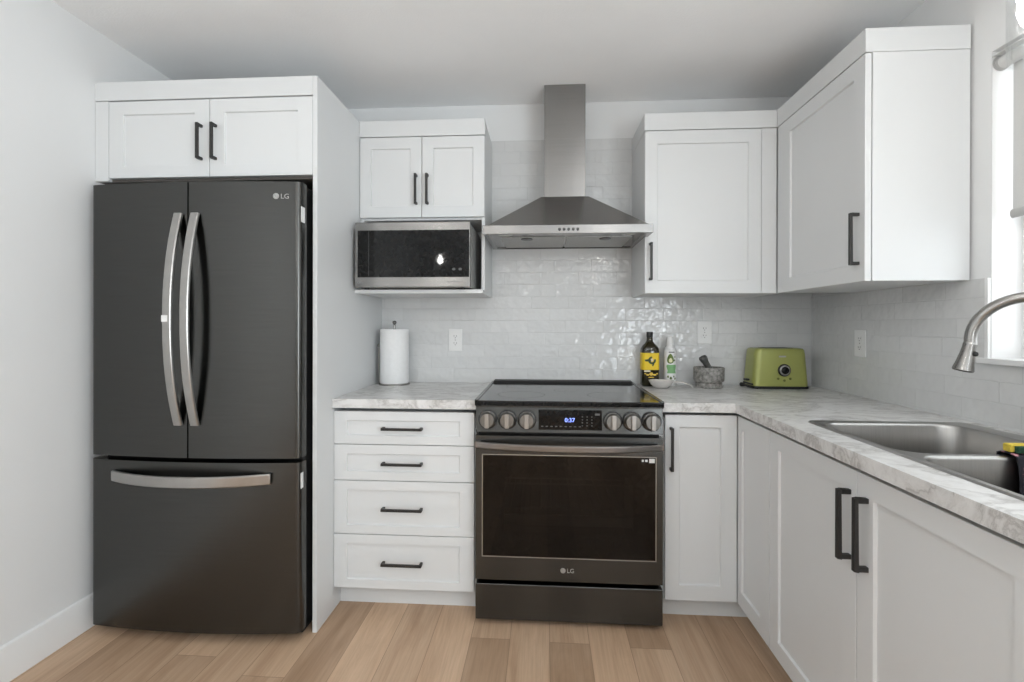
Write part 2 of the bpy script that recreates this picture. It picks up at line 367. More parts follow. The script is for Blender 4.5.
def logo(parent, T, a, z, out, h, m='logo', label=None):
    """round emblem followed by the letters LG"""
    mb = MB(); r = h * 0.62
    n = 28
    mb.prism([(a + r * math.cos(2 * math.pi * k / n), z + r * math.sin(2 * math.pi * k / n)) for k in range(n)], out, out + 0.0008, T)
    o = build('emblem', mb, m, parent)
    k = MB(); d = out + 0.0008; t = r * 0.13
    k.box(a - r * .08 - t / 2, a - r * .08 + t / 2, d, d + .0004, z - r * .38, z + r * .42, T)       # nose
    k.box(a - r * .08, a + r * .30, d, d + .0004, z - r * .38, z - r * .38 + t, T)
    k.box(a - r * .48, a - r * .26, d, d + .0004, z + r * .20, z + r * .42, T)                       # eye
    ri, ro = r * .70, r * .82
    arc = [math.radians(10 - 320 * q / 22) for q in range(23)]
    k.prism([(a + ro * math.cos(q), z + ro * math.sin(q)) for q in arc] + [(a + ri * math.cos(q), z + ri * math.sin(q)) for q in reversed(arc)], d, d + .0004, T)
    k.box(a + r * .30, a + ro, d, d + .0004, z - t / 2, z + t / 2, T)
    build('emblem_face', k, 'printgrey', o)
    tb = MB(); tb.text('LG', h * 1.45, T, a + r * 1.45, z - h * 0.5, out, 0.0008, 0.0)
    build('lettering', tb, m, parent)

# ------------------------------------------------------------------ the room
TW = R + 0.008                                                # painted face of the right wall, behind the tile
WY0, WY1, WZ0, WZ1 = -2.25, -1.012, 1.128, 2.10              # window opening
struct('floor', MB().box(L - .1, TW + .12, REAR - .1, .11, -.05, 0), 'floor')
struct('ceiling', MB().box(L - .1, TW + .12, REAR - .1, .11, CEIL, CEIL + .06), 'ceil')
struct('wall_back', MB().box(L, TW + .12, 0.008, .11, 0, CEIL), 'wall')
RW = (-4.4, -2.9, .50, 2.20)                                 # opening for the added daylight, unseen, right wall behind the camera
def wall_with_openings(x0, x1, holes):
    mb = MB(); y = REAR
    for (a, b, c, d) in holes:
        mb.box(x0, x1, y, a, 0, CEIL); mb.box(x0, x1, a, b, 0, c); mb.box(x0, x1, a, b, d, CEIL); y = b
    mb.box(x0, x1, y, .008, 0, CEIL); return mb
struct('wall_right', wall_with_openings(TW, TW + .12, [RW, (WY0, WY1, WZ0 - .018, WZ1)]), 'wall')
struct('wall_left', wall_with_openings(L - .1, L, []), 'wall')
struct('wall_rear', MB().box(L, TW, REAR - .1, REAR, 0, CEIL), 'wall')
for nm, x, rc in (('window_added', TW + .02, RW),):  # unseen frame set around the added daylight source
    mb = MB(); a, b, c, d = rc
    for y in (a, (a + b) / 2 - .03, b - .06): mb.box(x, x + .03, y, y + .06, c + .06, d - .06)
    mb.box(x, x + .03, a, b, c, c + .06); mb.box(x, x + .03, a, b, d - .06, d)
    struct(nm, mb, 'trim')
struct('baseboard_left', MB().loft([[(L, y, 0), (L + .014, y, 0), (L + .014, y, .115), (L + .010, y, .128), (L, y, .132)] for y in (REAR, -.0)]), 'trim', bevel=.001)
# glazed tile: back wall up to under the ceiling, right wall up to the cabinets and under the window
struct('wall_backsplash_back', MB().box(-.904, R, 0, .008, .90, 2.243), 'tile_b')
tr = MB(); tr.box(R, TW, -1.0, 0, .90, 1.383); tr.box(R, TW, -2.6, -1.0, .90, WZ0 - .018)
struct('wall_backsplash_right', tr, 'tile_r')
struct('trim_1', MB().box(R - .0015, TW, -1.012, -1.0, WZ0, 1.383), 'trim', bevel=.001)
# kitchen window over the sink
struct('trim_2', MB().box(R - .012, R + .12, WY0 - .03, WY1 + .03, WZ0 - .018, WZ0), 'trim', bevel=.002)
mb = MB(); mb.box(TW + .0005, R + .12, WY1 - .0015, WY1 + .0005, WZ0, WZ1); mb.box(TW + .0005, R + .12, WY0 - .0005, WY0 + .0015, WZ0, WZ1); mb.box(TW + .0005, R + .12, WY0, WY1, WZ1 - .0015, WZ1 + .0005)
struct('trim_3', mb, 'trim')
wn = MB(); X0, X1 = R + .098, R + .128
wn.box(X0, X1, WY1 - .022, WY1, WZ0 + .03, WZ1 - .03); wn.box(X0, X1, WY0, WY0 + .022, WZ0 + .03, WZ1 - .03); wn.box(X0, X1, WY0, WY1, WZ0, WZ0 + .03); wn.box(X0, X1, WY0, WY1, WZ1 - .03, WZ1)
wn.box(X0, X1, (WY0 + WY1) / 2 - .03, (WY0 + WY1) / 2 + .03, WZ0 + .03, WZ1 - .03)
w1 = struct('window_1', wn, 'trim', bevel=.002)
for a, b in ((WY0 + .022, (WY0 + WY1) / 2 - .03), ((WY0 + WY1) / 2 + .03, WY1 - .022)):
    build('pane', MB().box(R + .110, R + .114, a, b, WZ0 + .03, WZ1 - .03), 'pane', w1)

# trims for the added ceiling lights, all out of view
for i, (x, y) in enumerate(ADDED_LIGHTS):
    o = build('added_ceiling_light', MB().lathe([(.066, 0), (.085, 0), (.085, -.006), (.066, -.006)], (x, y, CEIL), 32, cap0=False, cap1=False), 'trim')
    tag(o, 'white round trim of an added, unseen ceiling light behind or above the viewer', 'ceiling light', 'added ceiling lights')

# ------------------------------------------------------------------ refrigerator and its enclosure
fr = thing('refrigerator', (-1.35, -.42, 0), 'black stainless french door refrigerator with bottom freezer in the white enclosure', 'refrigerator')
build('case', MB().box(-1.772, -.945, -.788, -.04, .03, 1.745), 'rubber', fr, .004)
build('base_grille', MB().box(-1.755, -.945, -.80, -.70, .018, .05), 'rubber', fr, .003)
FX0, FX1, FC = -1.786, -.932, -1.359
def fy(x):                                                # curved door front
    t = (x - FC) / (FX1 - FC); return -.872 + .026 * t * t
def curved_door(x0, x1, z0, z1, n=16):
    xs = [x0 + (x1 - x0) * i / n for i in range(n + 1)]
    e = .020
    outer = [(x, fy(x)) for x in xs]
    A = [math.radians(q) for q in (0, 18, 36, 54, 72, 90)]
    if x1 > FX1 - .01: outer = [p for p in outer if p[0] < x1 - e - .004] + [(x1 - e + e * math.sin(q), fy(x1 - e) + e - e * math.cos(q)) for q in A]
    if x0 < FX0 + .01: outer = [(x0 + e - e * math.sin(q), fy(x0 + e) + e - e * math.cos(q)) for q in reversed(A)] + [p for p in outer if p[0] > x0 + e + .004]
    loop = outer + [(x1, -.800), (x0, -.800)]
    mb = MB(); mb.loft([[(x, y, z) for x, y in loop] for z in (z0, z0 + .001, z1 - .001, z1)])
    return mb
GAP = -1.3645
def bow_handle(parent, xs, z_top, z_bot, name='handle'):
    path = []
    for k in range(25):
        t = -1 + 2 * k / 24; q = 1 - abs(t) ** 2.2
        x = xs[0] + (xs[1] - xs[0]) * q
        path.append((x, fy(x) - .006 - .056 * q, (z_top + z_bot) / 2 + (z_top - z_bot) / 2 * t))
    mb = MB(); mb.sweep(path, .034, .014, (1, 0.0, 0))
    return build(name, mb, 'handless', parent, .0015)
dl = build('door', curved_door(FX0, GAP - .003, .717, 1.778), 'blackss', fr, label='left refrigerator door with curved handle')
h = bow_handle(dl, (-1.398, -1.398), 1.655, .845)
build('sticker', MB().box(-1.414, -1.391, fy(-1.4) - .0705, fy(-1.4) - .0685, 1.240, 1.264), 'sticker', h)
dr = build('door', curved_door(GAP + .003, FX1, .717, 1.778), 'blackss', fr, label='right refrigerator door with curved handle and silver logo')
bow_handle(dr, (-1.331, -1.331), 1.655, .845)
logo(dr, lambda p: (p[0], fy(p[0]) - p[1], p[2]), -1.024, 1.7215, 0.0006, .0185)
fz = build('freezer_drawer', curved_door(FX0, FX1, .045, .700), 'blackss', fr)
path = []
for k in range(25):
    t = -1 + 2 * k / 24; q = 1 - abs(t) ** 2.2; x = FC + t * .318
    path.append((x, fy(x) - .006 - .050 * q, .641))
mb = MB(); mb.sweep(path, .042, .014, (0, 0, 1))
build('handle', mb, 'handless', fz, .0015)
build('sticker', MB().box(FX1, FX1 + .0008, -.845, -.825, .600, .660), 'sticker', fz)
build('sticker', MB().box(FX1, FX1 + .0008, -.845, -.815, 1.625, 1.685), 'sticker', dr)
for x in (-1.72, -.985): build('hinge_cover', MB().box(x - .035, x + .035, -.83, -.70, 1.745, 1.782), 'rubber', fr, .006)
for x in (-1.70, -1.0):
    for y in (-.72, -.10): build('foot', MB().lathe([(.018, 0), (.018, .02), (.012, .03)], (x, y, 0), 16), 'rubber', fr)
build('power_cord_clip', MB().box(-.945, -.938, -.70, -.66, 1.36, 1.39), 'sticker', fr)

fc = thing('refrigerator_cabinet', (-1.37, -.38, 1.82), 'white cabinet and tall side panel built around the refrigerator, two doors on top', 'cabinet')
YF = -.77; T = face_back(YF + .02)
build('body', MB().box(L + .001, -.922, YF + .02, .005, 1.832, 2.222), 'cab', fc, .001)
build('bottom_panel', MB().box(L + .001, -.9225, YF + .021, .004, 1.818, 1.8315), 'dark_underside', fc)  # cabinet underside, darker and browner than the doors
build('side_panel', MB().box(-.922, -.904, YF, .005, 0, 2.223), 'cab', fc, .001)
build('filler', MB().box(L + .001, -1.787, YF + .001, YF + .02, 1.818, 2.145), 'cab', fc, .001)
build('top_trim', MB().box(L + .001, -.9225, YF - .001, YF + .0195, 2.147, 2.223), 'cab', fc, .001)
for a0, a1, ha, lb in ((-1.784, -1.3545, -1.386, 'left'), (-1.3515, -.9235, -1.326, 'right')):
    d = build('door', MB().shaker(T, a0, a1, 1.829, 2.142, sl=.061, sr=.061, rt=.053, rb=.048), 'cab', fc)
    build('handle', MB().pull(T, ha, 1.966, .143, True), 'black', d, .0012)

# ------------------------------------------------------------------ microwave cabinet
mc = thing('microwave_cabinet', (-.596, -.16, 1.385), 'small white wall cabinet with two doors above an open microwave shelf', 'cabinet')
YF = -.334; T = face_back(YF + .02)
build('side_panel', MB().box(-.9035, -.8875, YF + .02, -.001, 1.398, 2.222), 'cab', mc, .001)
build('side_panel', MB().box(-.304, -.288, YF + .02, -.001, 1.398, 2.222), 'cab', mc, .001)
build('body', MB().box(-.887, -.3045, YF + .02, -.001, 1.742, 2.222), 'cab', mc, .001)
build('back_panel', MB().box(-.887, -.3045, -.012, -.001, 1.40, 1.742), 'cab', mc)
build('shelf', MB().box(-.9035, -.288, -.392, -.001, 1.380, 1.398), 'cab', mc, .001)
build('top_trim', MB().box(-.9035, -.2865, YF - .001, YF + .0195, 2.147, 2.224), 'cab', mc, .001)
for a0, a1, ha in ((-.901, -.5955, -.620), (-.5925, -.2885, -.565)):
    d = build('door', MB().shaker(T, a0, a1, 1.753, 2.143, sl=.055, sr=.055, rt=.055, rb=.055), 'cab', mc)
    build('handle', MB().pull(T, ha, 1.886, .145, True), 'black', d, .0012)

# ------------------------------------------------------------------ microwave
mw = thing('microwave', (-.61, -.27, 1.398), 'stainless countertop microwave with a black glass door on the open shelf', 'microwave')
MX0, MX1, MZ0, MZ1, MY = -.880, -.3395, 1.4045, 1.706, -.448
build('case', MB().box(MX0 + .004, MX1 - .002, MY + .028, -.06, MZ0, MZ1 - .004), 'caseg', mw, .006)
dm = build('door', MB().loft([[(MX0, y, MZ0), (MX1, y, MZ0), (MX1, y, MZ1), (MX0, y, MZ1)] for y in (MY + .028, MY)]), 'ss', mw, .003)
g_ = build('glass', MB().box(MX0 + .014, MX1 - .004, MY - .002, MY + .001, 1.451, 1.668), 'bglass', dm)
build('divider_strip', MB().box(-.8145, -.813, MY - .0024, MY - .0018, 1.455, 1.664), 'dimprint', g_)
mb = MB(); T = face_back(MY - .002)
for i, x in enumerate((-.415, -.385)): mb.prism([(x + .008 * math.cos(k * math.pi / 6), 1.487 + .006 * math.sin(k * math.pi / 6)) for k in range(12)], 0, .0004, T)
build('control_mark', mb, 'dimprint', g_)
logo(dm, face_back(MY), -.862, 1.428, 0, .009, 'printgrey')
mb = MB(); T = face_back(MY)
for i in range(9): mb.box(-.445 + i * .0085, -.439 + i * .0085, 0, .0004, 1.427, 1.430, T)
build('fine_print', mb, 'printgrey', dm)
for x in (-.84, -.38):
    for y in (-.40, -.09): build('foot', MB().lathe([(.012, 0), (.012, .0075)], (x, y, 1.398), 12), 'rubber', mw)

# ------------------------------------------------------------------ range hood
rh = thing('range_hood', (.102, -.22, 1.645), 'stainless chimney range hood with pyramid canopy on the tiled back wall', 'range hood')
CX0, CX1 = -.002, .2045
ch = MB(); ch.box(CX0, CX1, -.200, -.001, 1.872, CEIL - .001)
build('chimney', ch, 'ss', rh, .0015)
HX0, HX1, HY = -.281, .485, -.452
def rect(x0, x1, y0, y1, z): return [(x0, y0, z), (x1, y0, z), (x1, y1, z), (x0, y1, z)]
build('canopy', MB().loft([rect(HX0 + .012, HX1 - .012, HY + .012, -.001, 1.684), rect(CX0 - .014, CX1 + .014, -.225, -.001, 1.872)]), 'ss', rh, .0015)
mb = MB()
mb.loft([rect(HX0, HX1, HY, -.001, 1.646), rect(HX0, HX1, HY, -.001, 1.684), rect(HX0 + .012, HX1 - .012, HY + .012, -.001, 1.684),
         rect(HX0 + .012, HX1 - .012, HY + .012, -.003, 1.655), rect(HX0 + .012, HX1 - .012, HY + .012, -.012, 1.646)], False, False)
mb2 = MB()
mb2.loft([rect(HX0, HX1, HY, -.001, 1.684), rect(HX0, HX1, HY, -.001, 1.646), rect(HX0 + .025, HX1 - .025, HY + .025, -.02, 1.646), rect(HX0 + .03, HX1 - .03, HY + .03, -.025, 1.651)], True, True)
fa = build('fascia', mb2, 'ss', rh, .001)
for i in range(5):
    build('button', MB().lathe([(.0062, 0), (.0062, .004), (.0045, .006)], (.068 + i * .0205, HY, 1.664), 16, 'Y'), 'blackss', fa)
for a0, a1 in ((HX0 + .075, .096), (.108, HX1 - .075)):
    build('filter', MB().box(a0, a1, -.345, -.05, 1.6465, 1.6505), 'filter', rh, .001)
for x in (HX0 + .10, HX1 - .10): build('lamp', MB().lathe([(.032, .008), (.034, .0), (.026, -.003), (.001, -.004)], (x, -.398, 1.651), 24), 'hoodlens', rh)
for x in (-.085, .29): build('filter_latch', MB().lathe([(.028, 0), (.028, -.004), (.02, -.005)], (x, -.31, 1.6465), 20), 'blackss', rh)

# ------------------------------------------------------------------ range
ra = thing('range', (.0975, -.34, 0), 'black stainless slide in electric range with glass cooktop between the counters', 'range')
AX0, AX1, AY = -.2800, .4765, -.675
mb = MB()
mb.box(AX0 + .004, AX0 + .06, -.62, -.025, .02, .905); mb.box(AX1 - .06, AX1 - .004, -.62, -.025, .02, .905)
mb.box(AX0 + .06, AX1 - .06, -.62, -.025, .02, .27); mb.box(AX0 + .06, AX1 - .06, -.62, -.025, .72, .905); mb.box(AX0 + .06, AX1 - .06, -.10, -.025, .27, .72)
build('body', mb, 'cavity', ra)
for z in (.43, .56):
    mb = MB()
    for y in (-.60, -.12): mb.tube([(AX0 + .065, y, z), (AX1 - .065, y, z)], .004, 8)
    for i in range(14):
        x = AX0 + .09 + i * (AX1 - AX0 - .18) / 13; mb.tube([(x, -.60, z), (x, -.12, z)], .002, 6)
    build('oven_rack', mb, 'handless', ra)
ct = build('cooktop', MB().box(AX0 - .004, AX1 + .003, AY - .005, -.012, .9155, .922), 'cooktop', ra, .002)
n = 40
for x, y, r in ((-.10, -.50, .105), (.30, -.50, .11), (-.10, -.20, .09), (.30, -.20, .085), (.10, -.34, .055)):
    ring = MB(); ring.loft([[(x + rr_ * math.cos(2 * math.pi * k / n), y + rr_ * math.sin(2 * math.pi * k / n), .9222) for k in range(n)] for rr_ in (r, r - .0025)], False, False)
    build('burner_ring', ring, 'printgrey', ct)
for a0, a1 in ((AX0 - .004, AX0 + .010), (AX1 - .011, AX1 + .003)):
    build('side_trim', MB().box(a0, a1, AY - .005, -.012, .9155, .9255), 'blackss', ra, .002)
build('back_guard', MB().loft([[(x, -.080, .922), (x, -.066, .933), (x, -.012, .936), (x, -.012, .9155), (x, -.080, .9155)] for x in (AX0 + .010, AX1 - .011)]), 'rubber', ra, .003)
cp = build('control_panel', MB().loft([[(x, AY, .792), (x, AY + .012, .895), (x, AY - .004, .897), (x, AY - .004, .9150), (x, -.62, .9150), (x, -.62, .792)] for x in (AX0, AX1)]), 'blackss', ra, .0015)
build('front_lip', MB().box(AX0 - .003, AX1 + .002, AY - .0065, AY + .02, .901, .9165), 'bglass', ra, .002)
T = face_back(AY + .002)
dp = build('display', MB().box(-.022, .233, 0.001, .0045, .806, .886, T), 'bglass', cp)
mb = MB(); mb.text('0:37', .024, T, .104, .838, .0045, .0004, align='CENTER'); build('clock_digits', mb, 'blue_led', dp)
mb = MB()
for i in range(9):
    x = -.012 + i * .019; mb.box(x, x + .009, .0045, .0048, .818, .8215, T)
for i in range(3):
    for j in range(4): mb.box(.152 + i * .019, .157 + i * .019, .0045, .0048, .822 + j * .012, .826 + j * .012, T)
mb.box(.205, .224, .0045, .0048, .866, .874, T)
build('key_marks', mb, 'dimprint', dp)
for x in (-.2295, -.149, -.0695, .2765, .3535, .4305):
    k = build('knob', MB().lathe([(.0345, 0), (.0345, .010), (.031, .013), (.030, .032), (.027, .035)], (x, AY + .002, .8445), 32, 'Y'), 'knobss', cp)
    build('bezel', MB().lathe([(.0385, 0), (.0385, .006), (.0345, .008)], (x, AY + .002, .8445), 32, 'Y', cap1=True), 'rubber', k)
    build('grip', MB().box(x - .0085, x + .0085, .030, .046, .8445 - .029, .8445 + .029, T), 'handless', k, .002)
DZ0, DZ1_ = .188, .778
od = MB(); T = face_back(-.632)
ow = (AX0 + .026, AX1 - .026, .282, .703)
def ring4(a0, a1, z0, z1, d): return [T((a0, d, z0)), T((a1, d, z0)), T((a1, d, z1)), T((a0, d, z1))]
od.loft([ring4(ow[0], ow[1], ow[2], ow[3], .0), ring4(AX0, AX1, DZ0, DZ1_, .0), ring4(AX0, AX1, DZ0, DZ1_, .043), ring4(ow[0], ow[1], ow[2], ow[3], .043), ring4(ow[0], ow[1], ow[2], ow[3], .0)], False, False)
door = build('oven_door', od, 'blackss', ra, .0015)
ws = build('window', MB().box(ow[0], ow[1], .036, .0425, ow[2], ow[3], T), 'ovenglass', door)
mb = MB()
mb.loft([ring4(ow[0], ow[1], ow[2], ow[3], .0435), ring4(ow[0] + .004, ow[1] - .004, ow[2] + .004, ow[3] - .004, .0435)], False, False)
build('window_edge', mb, 'handless', door)
mb = MB()
mb.loft([ring4(ow[0], ow[1], ow[2], ow[3], .034), ring4(ow[0] + .09, ow[1] - .09, ow[2] + .10, ow[3] - .085, .034)], False, False)
build('glass_border', mb, 'bglass', door)
mb = MB()
for x0, w_ in ((.392, .008), (.405, .010), (.421, .022)): mb.box(x0, x0 + w_, .0425, .0431, .678 + (.004 if w_ < .02 else 0), .695 - (.004 if w_ < .02 else 0), T)
build('sticker', mb, 'sticker', ws)
path = []
for k in range(25):
    t = -1 + 2 * k / 24; q = 1 - abs(t) ** 2.4; path.append((.0975 + t * .368, AY - .012 - .05 * q, .743))
mb = MB(); mb.sweep(path, .026, .014, (0, 0, 1))
for p in (path[0], path[-1]): mb.box(p[0] - .012, p[0] + .012, AY - .014, AY + .001, .730, .756)
build('handle', mb, 'rangehandle', door, .0015)
logo(door, face_back(AY), .078, .2345, 0, .017)
build('storage_drawer', MB().box(AX0, AX1, AY, -.62, .024, .171), 'blackss', ra, .004)
for x in (AX0 + .06, AX1 - .06):
    for y in (-.58, -.08): build('foot', MB().lathe([(.016, 0), (.016, .02)], (x, y, 0), 14), 'rubber', ra)

# ------------------------------------------------------------------ base cabinets
YF = -.616; T = face_back(YF + .02)
db = thing('drawer_cabinet', (-.593, -.3, 0), 'white base cabinet with four drawers between the side panel and the range', 'cabinet')
build('body', MB().box(-.9035, -.2855, YF + .021, .005, .099, .848).box(-.9035, -.2855, -.5, .005, .848, .8755), 'cab', db, .001)
build('toe_kick', MB().box(-.9035, -.2855, -.546, -.53, 0, .099), 'cab', db)
for z0, z1 in ((.7185, .8590), (.5635, .7155), (.3325, .5605), (.0995, .3295)):
    d = build('drawer', MB().shaker(T, -.9030, -.2945, z0, z1, sl=.056, sr=.062, rt=.0385, rb=.0365), 'cab', db)
    zc = (z0 + z1) / 2
    build('handle', MB().pull(T, -.601, zc, .174, False), 'black', d, .0012)

DXF = .789
cc = thing('corner_cabinet', (1.0, -.35, 0), 'white corner base cabinet with folding L shaped door right of the range', 'cabinet')
mb = MB(); mb.box(.478, R - .001, YF + .021, -.001, .099, .848); mb.box(DXF + .021, R - .001, -.895, YF + .021, .099, .848); mb.box(.478, R - .001, -.5, -.001, .848, .8755); mb.box(.92, R - .001, -.895, -.5, .848, .8755)
build('body', mb, 'cab', cc, .001)
mb = MB(); mb.box(.478, .88, -.546, -.53, 0, .099); mb.box(.862, .88, -.895, -.53, 0, .099)
build('toe_kick', mb, 'cab', cc)
d = build('door', MB().shaker(T, .4985, .7875, .099, .8620, sl=.058, sr=.064, rt=.050, rb=.062), 'cab', cc)
build('handle', MB().pull(T, .521, .724, .177, True), 'black', d, .0012)
T2 = face_right(DXF + .02)
build('door', MB().shaker(T2, -.8935, -.6185, .099, .8620, sl=.067, sr=.036, rt=.052, rb=.062), 'cab', cc)
sb = thing('sink_cabinet', (1.11, -1.36, 0), 'white sink base cabinet with two doors and long black handles under the sink', 'cabinet')
mb = MB(); mb.box(DXF + .021, DXF + .037, -1.835, -.8965, .099, .848); mb.box(DXF + .06, R - .001, -.9125, -.8965, .099, .8755); mb.box(DXF + .06, R - .001, -1.835, -1.819, .099, .8755); mb.box(DXF + .037, R - .001, -1.819, -.9125, .099, .117); mb.box(DXF + .037, DXF + .06, -1.835, -1.819, .099, .848); mb.box(DXF + .037, DXF + .06, -.9125, -.8965, .099, .848)
build('body', mb, 'cab', sb, .001)
build('toe_kick', MB().box(.862, .878, -1.835, -.8965, 0, .099), 'cab', sb)
for a0, a1, ha in ((-1.3625, -.8965, -1.338), (-1.834, -1.3655, -1.405)):
    d = build('door', MB().shaker(T2, a0, a1, .099, .8620, rt=.054), 'cab', sb)
    build('handle', MB().pull(T2, ha, .718, .180, True, out=.034, w=.0125), 'black', d, .0012)

# ------------------------------------------------------------------ worktops
def slab(name, xs, ys, inc, z0, z1, label):
    mb = MB(); bm = mb.bm; V = {}
    def g(i, j, k):
        if (i, j, k) not in V: V[i, j, k] = bm.verts.new((xs[i], ys[j], (z0, z1)[k]))
        return V[i, j, k]
    C = {(i, j) for i in range(len(xs) - 1) for j in range(len(ys) - 1) if inc(i, j)}
    for i, j in C:
        for k in (0, 1): bm.faces.new([g(i, j, k), g(i + 1, j, k), g(i + 1, j + 1, k), g(i, j + 1, k)])
        for (di, dj), (p, q) in {(-1, 0): ((0, 0), (0, 1)), (1, 0): ((1, 0), (1, 1)), (0, -1): ((0, 0), (1, 0)), (0, 1): ((0, 1), (1, 1))}.items():
            if (i + di, j + dj) not in C:
                bm.faces.new([g(i + p[0], j + p[1], 0), g(i + q[0], j + q[1], 0), g(i + q[0], j + q[1], 1), g(i + p[0], j + p[1], 1)])
    bm.edges.ensure_lookup_table(); wl = bm.edges.layers.float.new('bevel_weight_edge')
    for e in bm.edges:
        if abs(e.verts[0].co.z - z1) < 1e-6 and abs(e.verts[1].co.z - z1) < 1e-6 and len(e.link_faces) == 2 and e.calc_face_angle(0) > 1: e[wl] = 1.0
        elif abs(e.verts[0].co.z - z0) < 1e-6 and abs(e.verts[1].co.z - z0) < 1e-6 and len(e.link_faces) == 2 and e.calc_face_angle(0) > 1: e[wl] = .35
    o = build(name, mb, 'marble', None, .011, 4); o.modifiers['bevel'].limit_method = 'WEIGHT'; tag(o, label, 'countertop'); return o
slab('countertop', [-.9035, -.2845], [-.633, -.0005], lambda i, j: True, .876, .914, 'short marble look countertop left of the range holding the paper towel')
slab('countertop', [.4785, R - .633, .871, 1.346, R - .0005], [-1.85, -1.785, -.998, -.633, -.0005],
     lambda i, j: (j == 3 or i >= 1) and not (i == 2 and j == 1), .876, .914, 'long L shaped marble look countertop running from the range to the sink')

# ------------------------------------------------------------------ sink and faucet
sk = thing('kitchen_sink', (1.11, -1.39, .914), 'stainless double bowl drop in sink set in the right hand countertop', 'sink')
SX0, SX1, SY0, SY1, SZ = .860, 1.358, -1.795, -.985, .9185
B1 = (.886, 1.292, -1.388, -1.020); B2 = (.886, 1.292, -1.762, -1.418)
mb = MB(); bm = mb.bm
def ringv(pts): return [bm.verts.new(p) for p in pts]
o0 = ringv(rrect(SX0, SX1, SY0, SY1, .025, .9143)); o1 = ringv(rrect(SX0 + .004, SX1 - .004, SY0 + .004, SY1 - .004, .023, SZ)); o2 = ringv(rrect(SX0 + .016, SX1 - .016, SY0 + .016, SY1 - .016, .020, SZ - .0008))
for a, b in ((o0, o1), (o1, o2)):
    for i in range(len(a)): bm.faces.new((a[i], a[(i + 1) % len(a)], b[(i + 1) % len(a)], b[i]))
E_ = [bm.edges.get((o2[i], o2[(i + 1) % len(o2)])) for i in range(len(o2))]
for b_ in (B1, B2):
    lp = ringv(rrect(b_[0] - .008, b_[1] + .008, b_[2] - .008, b_[3] + .008, .068, SZ - .0008))
    E_ += [bm.edges.new((lp[i], lp[(i + 1) % len(lp)])) for i in range(len(lp))]
bmesh.ops.triangle_fill(bm, use_beauty=True, use_dissolve=False, edges=E_)
build('deck', mb, 'sinkss', sk)
for b_ in (B1, B2):
    x0, x1, y0, y1 = b_; lv = []
    for e, z, r in ((.008, SZ - .0008, .068), (.005, SZ - .0012, .065), (.002, SZ - .004, .062), (0, SZ - .010, .06), (-.004, .80, .058), (-.008, .755, .055), (-.018, .741, .05), (-.04, .735, .04)):
        lv.append(rrect(x0 - e, x1 + e, y0 - e, y1 + e, r, z))
    bw = build('bowl', MB().loft(lv, False, True), 'sinkss', sk, angle=60)
    cx, cy = (x0 + x1) / 2, (y0 + y1) / 2
    build('drain', MB().lathe([(.052, .0), (.050, .003), (.036, .002), (.030, -.004), (.002, -.004)], (cx, cy, .7352), 28, cap1=True), 'chrome', bw)

fa = thing('faucet', (1.330, -1.40, .9185), 'brushed nickel pull down gooseneck faucet over the sink', 'faucet')
bx, by = 1.330, -1.40; dx, dy = -.707, .707; ar = .116; zc = 1.189
build('base', MB().lathe([(.027, 0), (.027, .008), (.022, .014), (.020, .09), (.016, .10)], (bx, by, .9185), 28), 'chrome', fa)
pts = [(bx, by, 1.0), (bx, by, 1.06), (bx, by, 1.12)]
for k in range(27):
    a = math.pi * k / 26 * 1.02; q = ar - ar * math.cos(a); pts.append((bx + dx * q, by + dy * q, zc + ar * math.sin(a)))
build('spout', MB().tube(pts, .0135, 20), 'chrome', fa)
ex, ey, ez = pts[-1]; ax = Vector((dx * .20, dy * .20, -1)).normalized(); p0 = Vector(pts[-1])
sh = build('spray_head', MB().tube([tuple(p0 + ax * t) for t in (-.004, 0, .003, .012, .03, .055, .074, .078)], [.0138, .0150, .0152, .0150, .0165, .0200, .0238, .0220], 24), 'chrome', fa)
bp_ = p0 + ax * .032 + Vector((.007, -.013, .003))
build('button', MB().lathe([(.007, 0), (.006, .003), (.003, .004)], (bp_.x, bp_.y - .004, bp_.z), 16, 'Y'), 'rubber', sh)
build('lever', MB().tube([(bx, by - .018, .985), (bx, by - .045, .995), (bx + .0, by - .10, 1.03)], [.011, .009, .006], 12), 'chrome', fa)

# sponge and cloth on the divider between the bowls
cl = MB(); loops = []
NX, NS = 22, 26
for i in range(NX + 1):
    x = 1.108 + .165 * i / NX; row = []
    for j in range(NS + 1):
        s_ = j / NS                                      # from the far bowl, over the divider, down into the near bowl
        w_ = .0035 * math.sin(i * .9 + 1.3) * max(0, (s_ - .45)) * 2 + .002 * math.sin(i * 2.1)* max(0, (s_ - .45)) * 2
        if s_ < .12: y, z = -1.381, .9225 - (.12 - s_) * .35
        elif s_ < .34: t = (s_ - .12) / .22; y, z = -1.381 - .048 * t, .9225 + .0025 * math.sin(math.pi * t)
        else: t = (s_ - .34) / .66; y, z = -1.429 - .012 * t - w_ - .012 * math.sin(min(1, t * 3) * math.pi / 2) * .5, .9215 - .135 * t - .01 * math.sin(i * .35) * t
        row.append((x - .016 * max(0, s_ - .34) * math.cos(i / NX * 3.1), y, z))
    loops.append(row)
clm = cl.loft(loops, False, False, closed=False)
o = build('dishcloth', cl, 'cloth', None, angle=80); m_ = o.modifiers.new('thickness', 'SOLIDIFY'); m_.thickness = .0025; m_.offset = 1
tag(o, 'black dishcloth with pink flowers draped over the sink divider', 'dishcloth')
sp = thing('sponge', (1.18, -1.40, .9275), 'yellow and dark green scrubbing sponge on the sink divider', 'sponge')
build('foam', MB().box(1.108, 1.215, -1.417, -1.394, .9285, .9475), 'spongey', sp, .003)
build('scourer', MB().box(1.114, 1.215, -1.427, -1.417, .9285, .9450), 'spongeg', sp, .002)

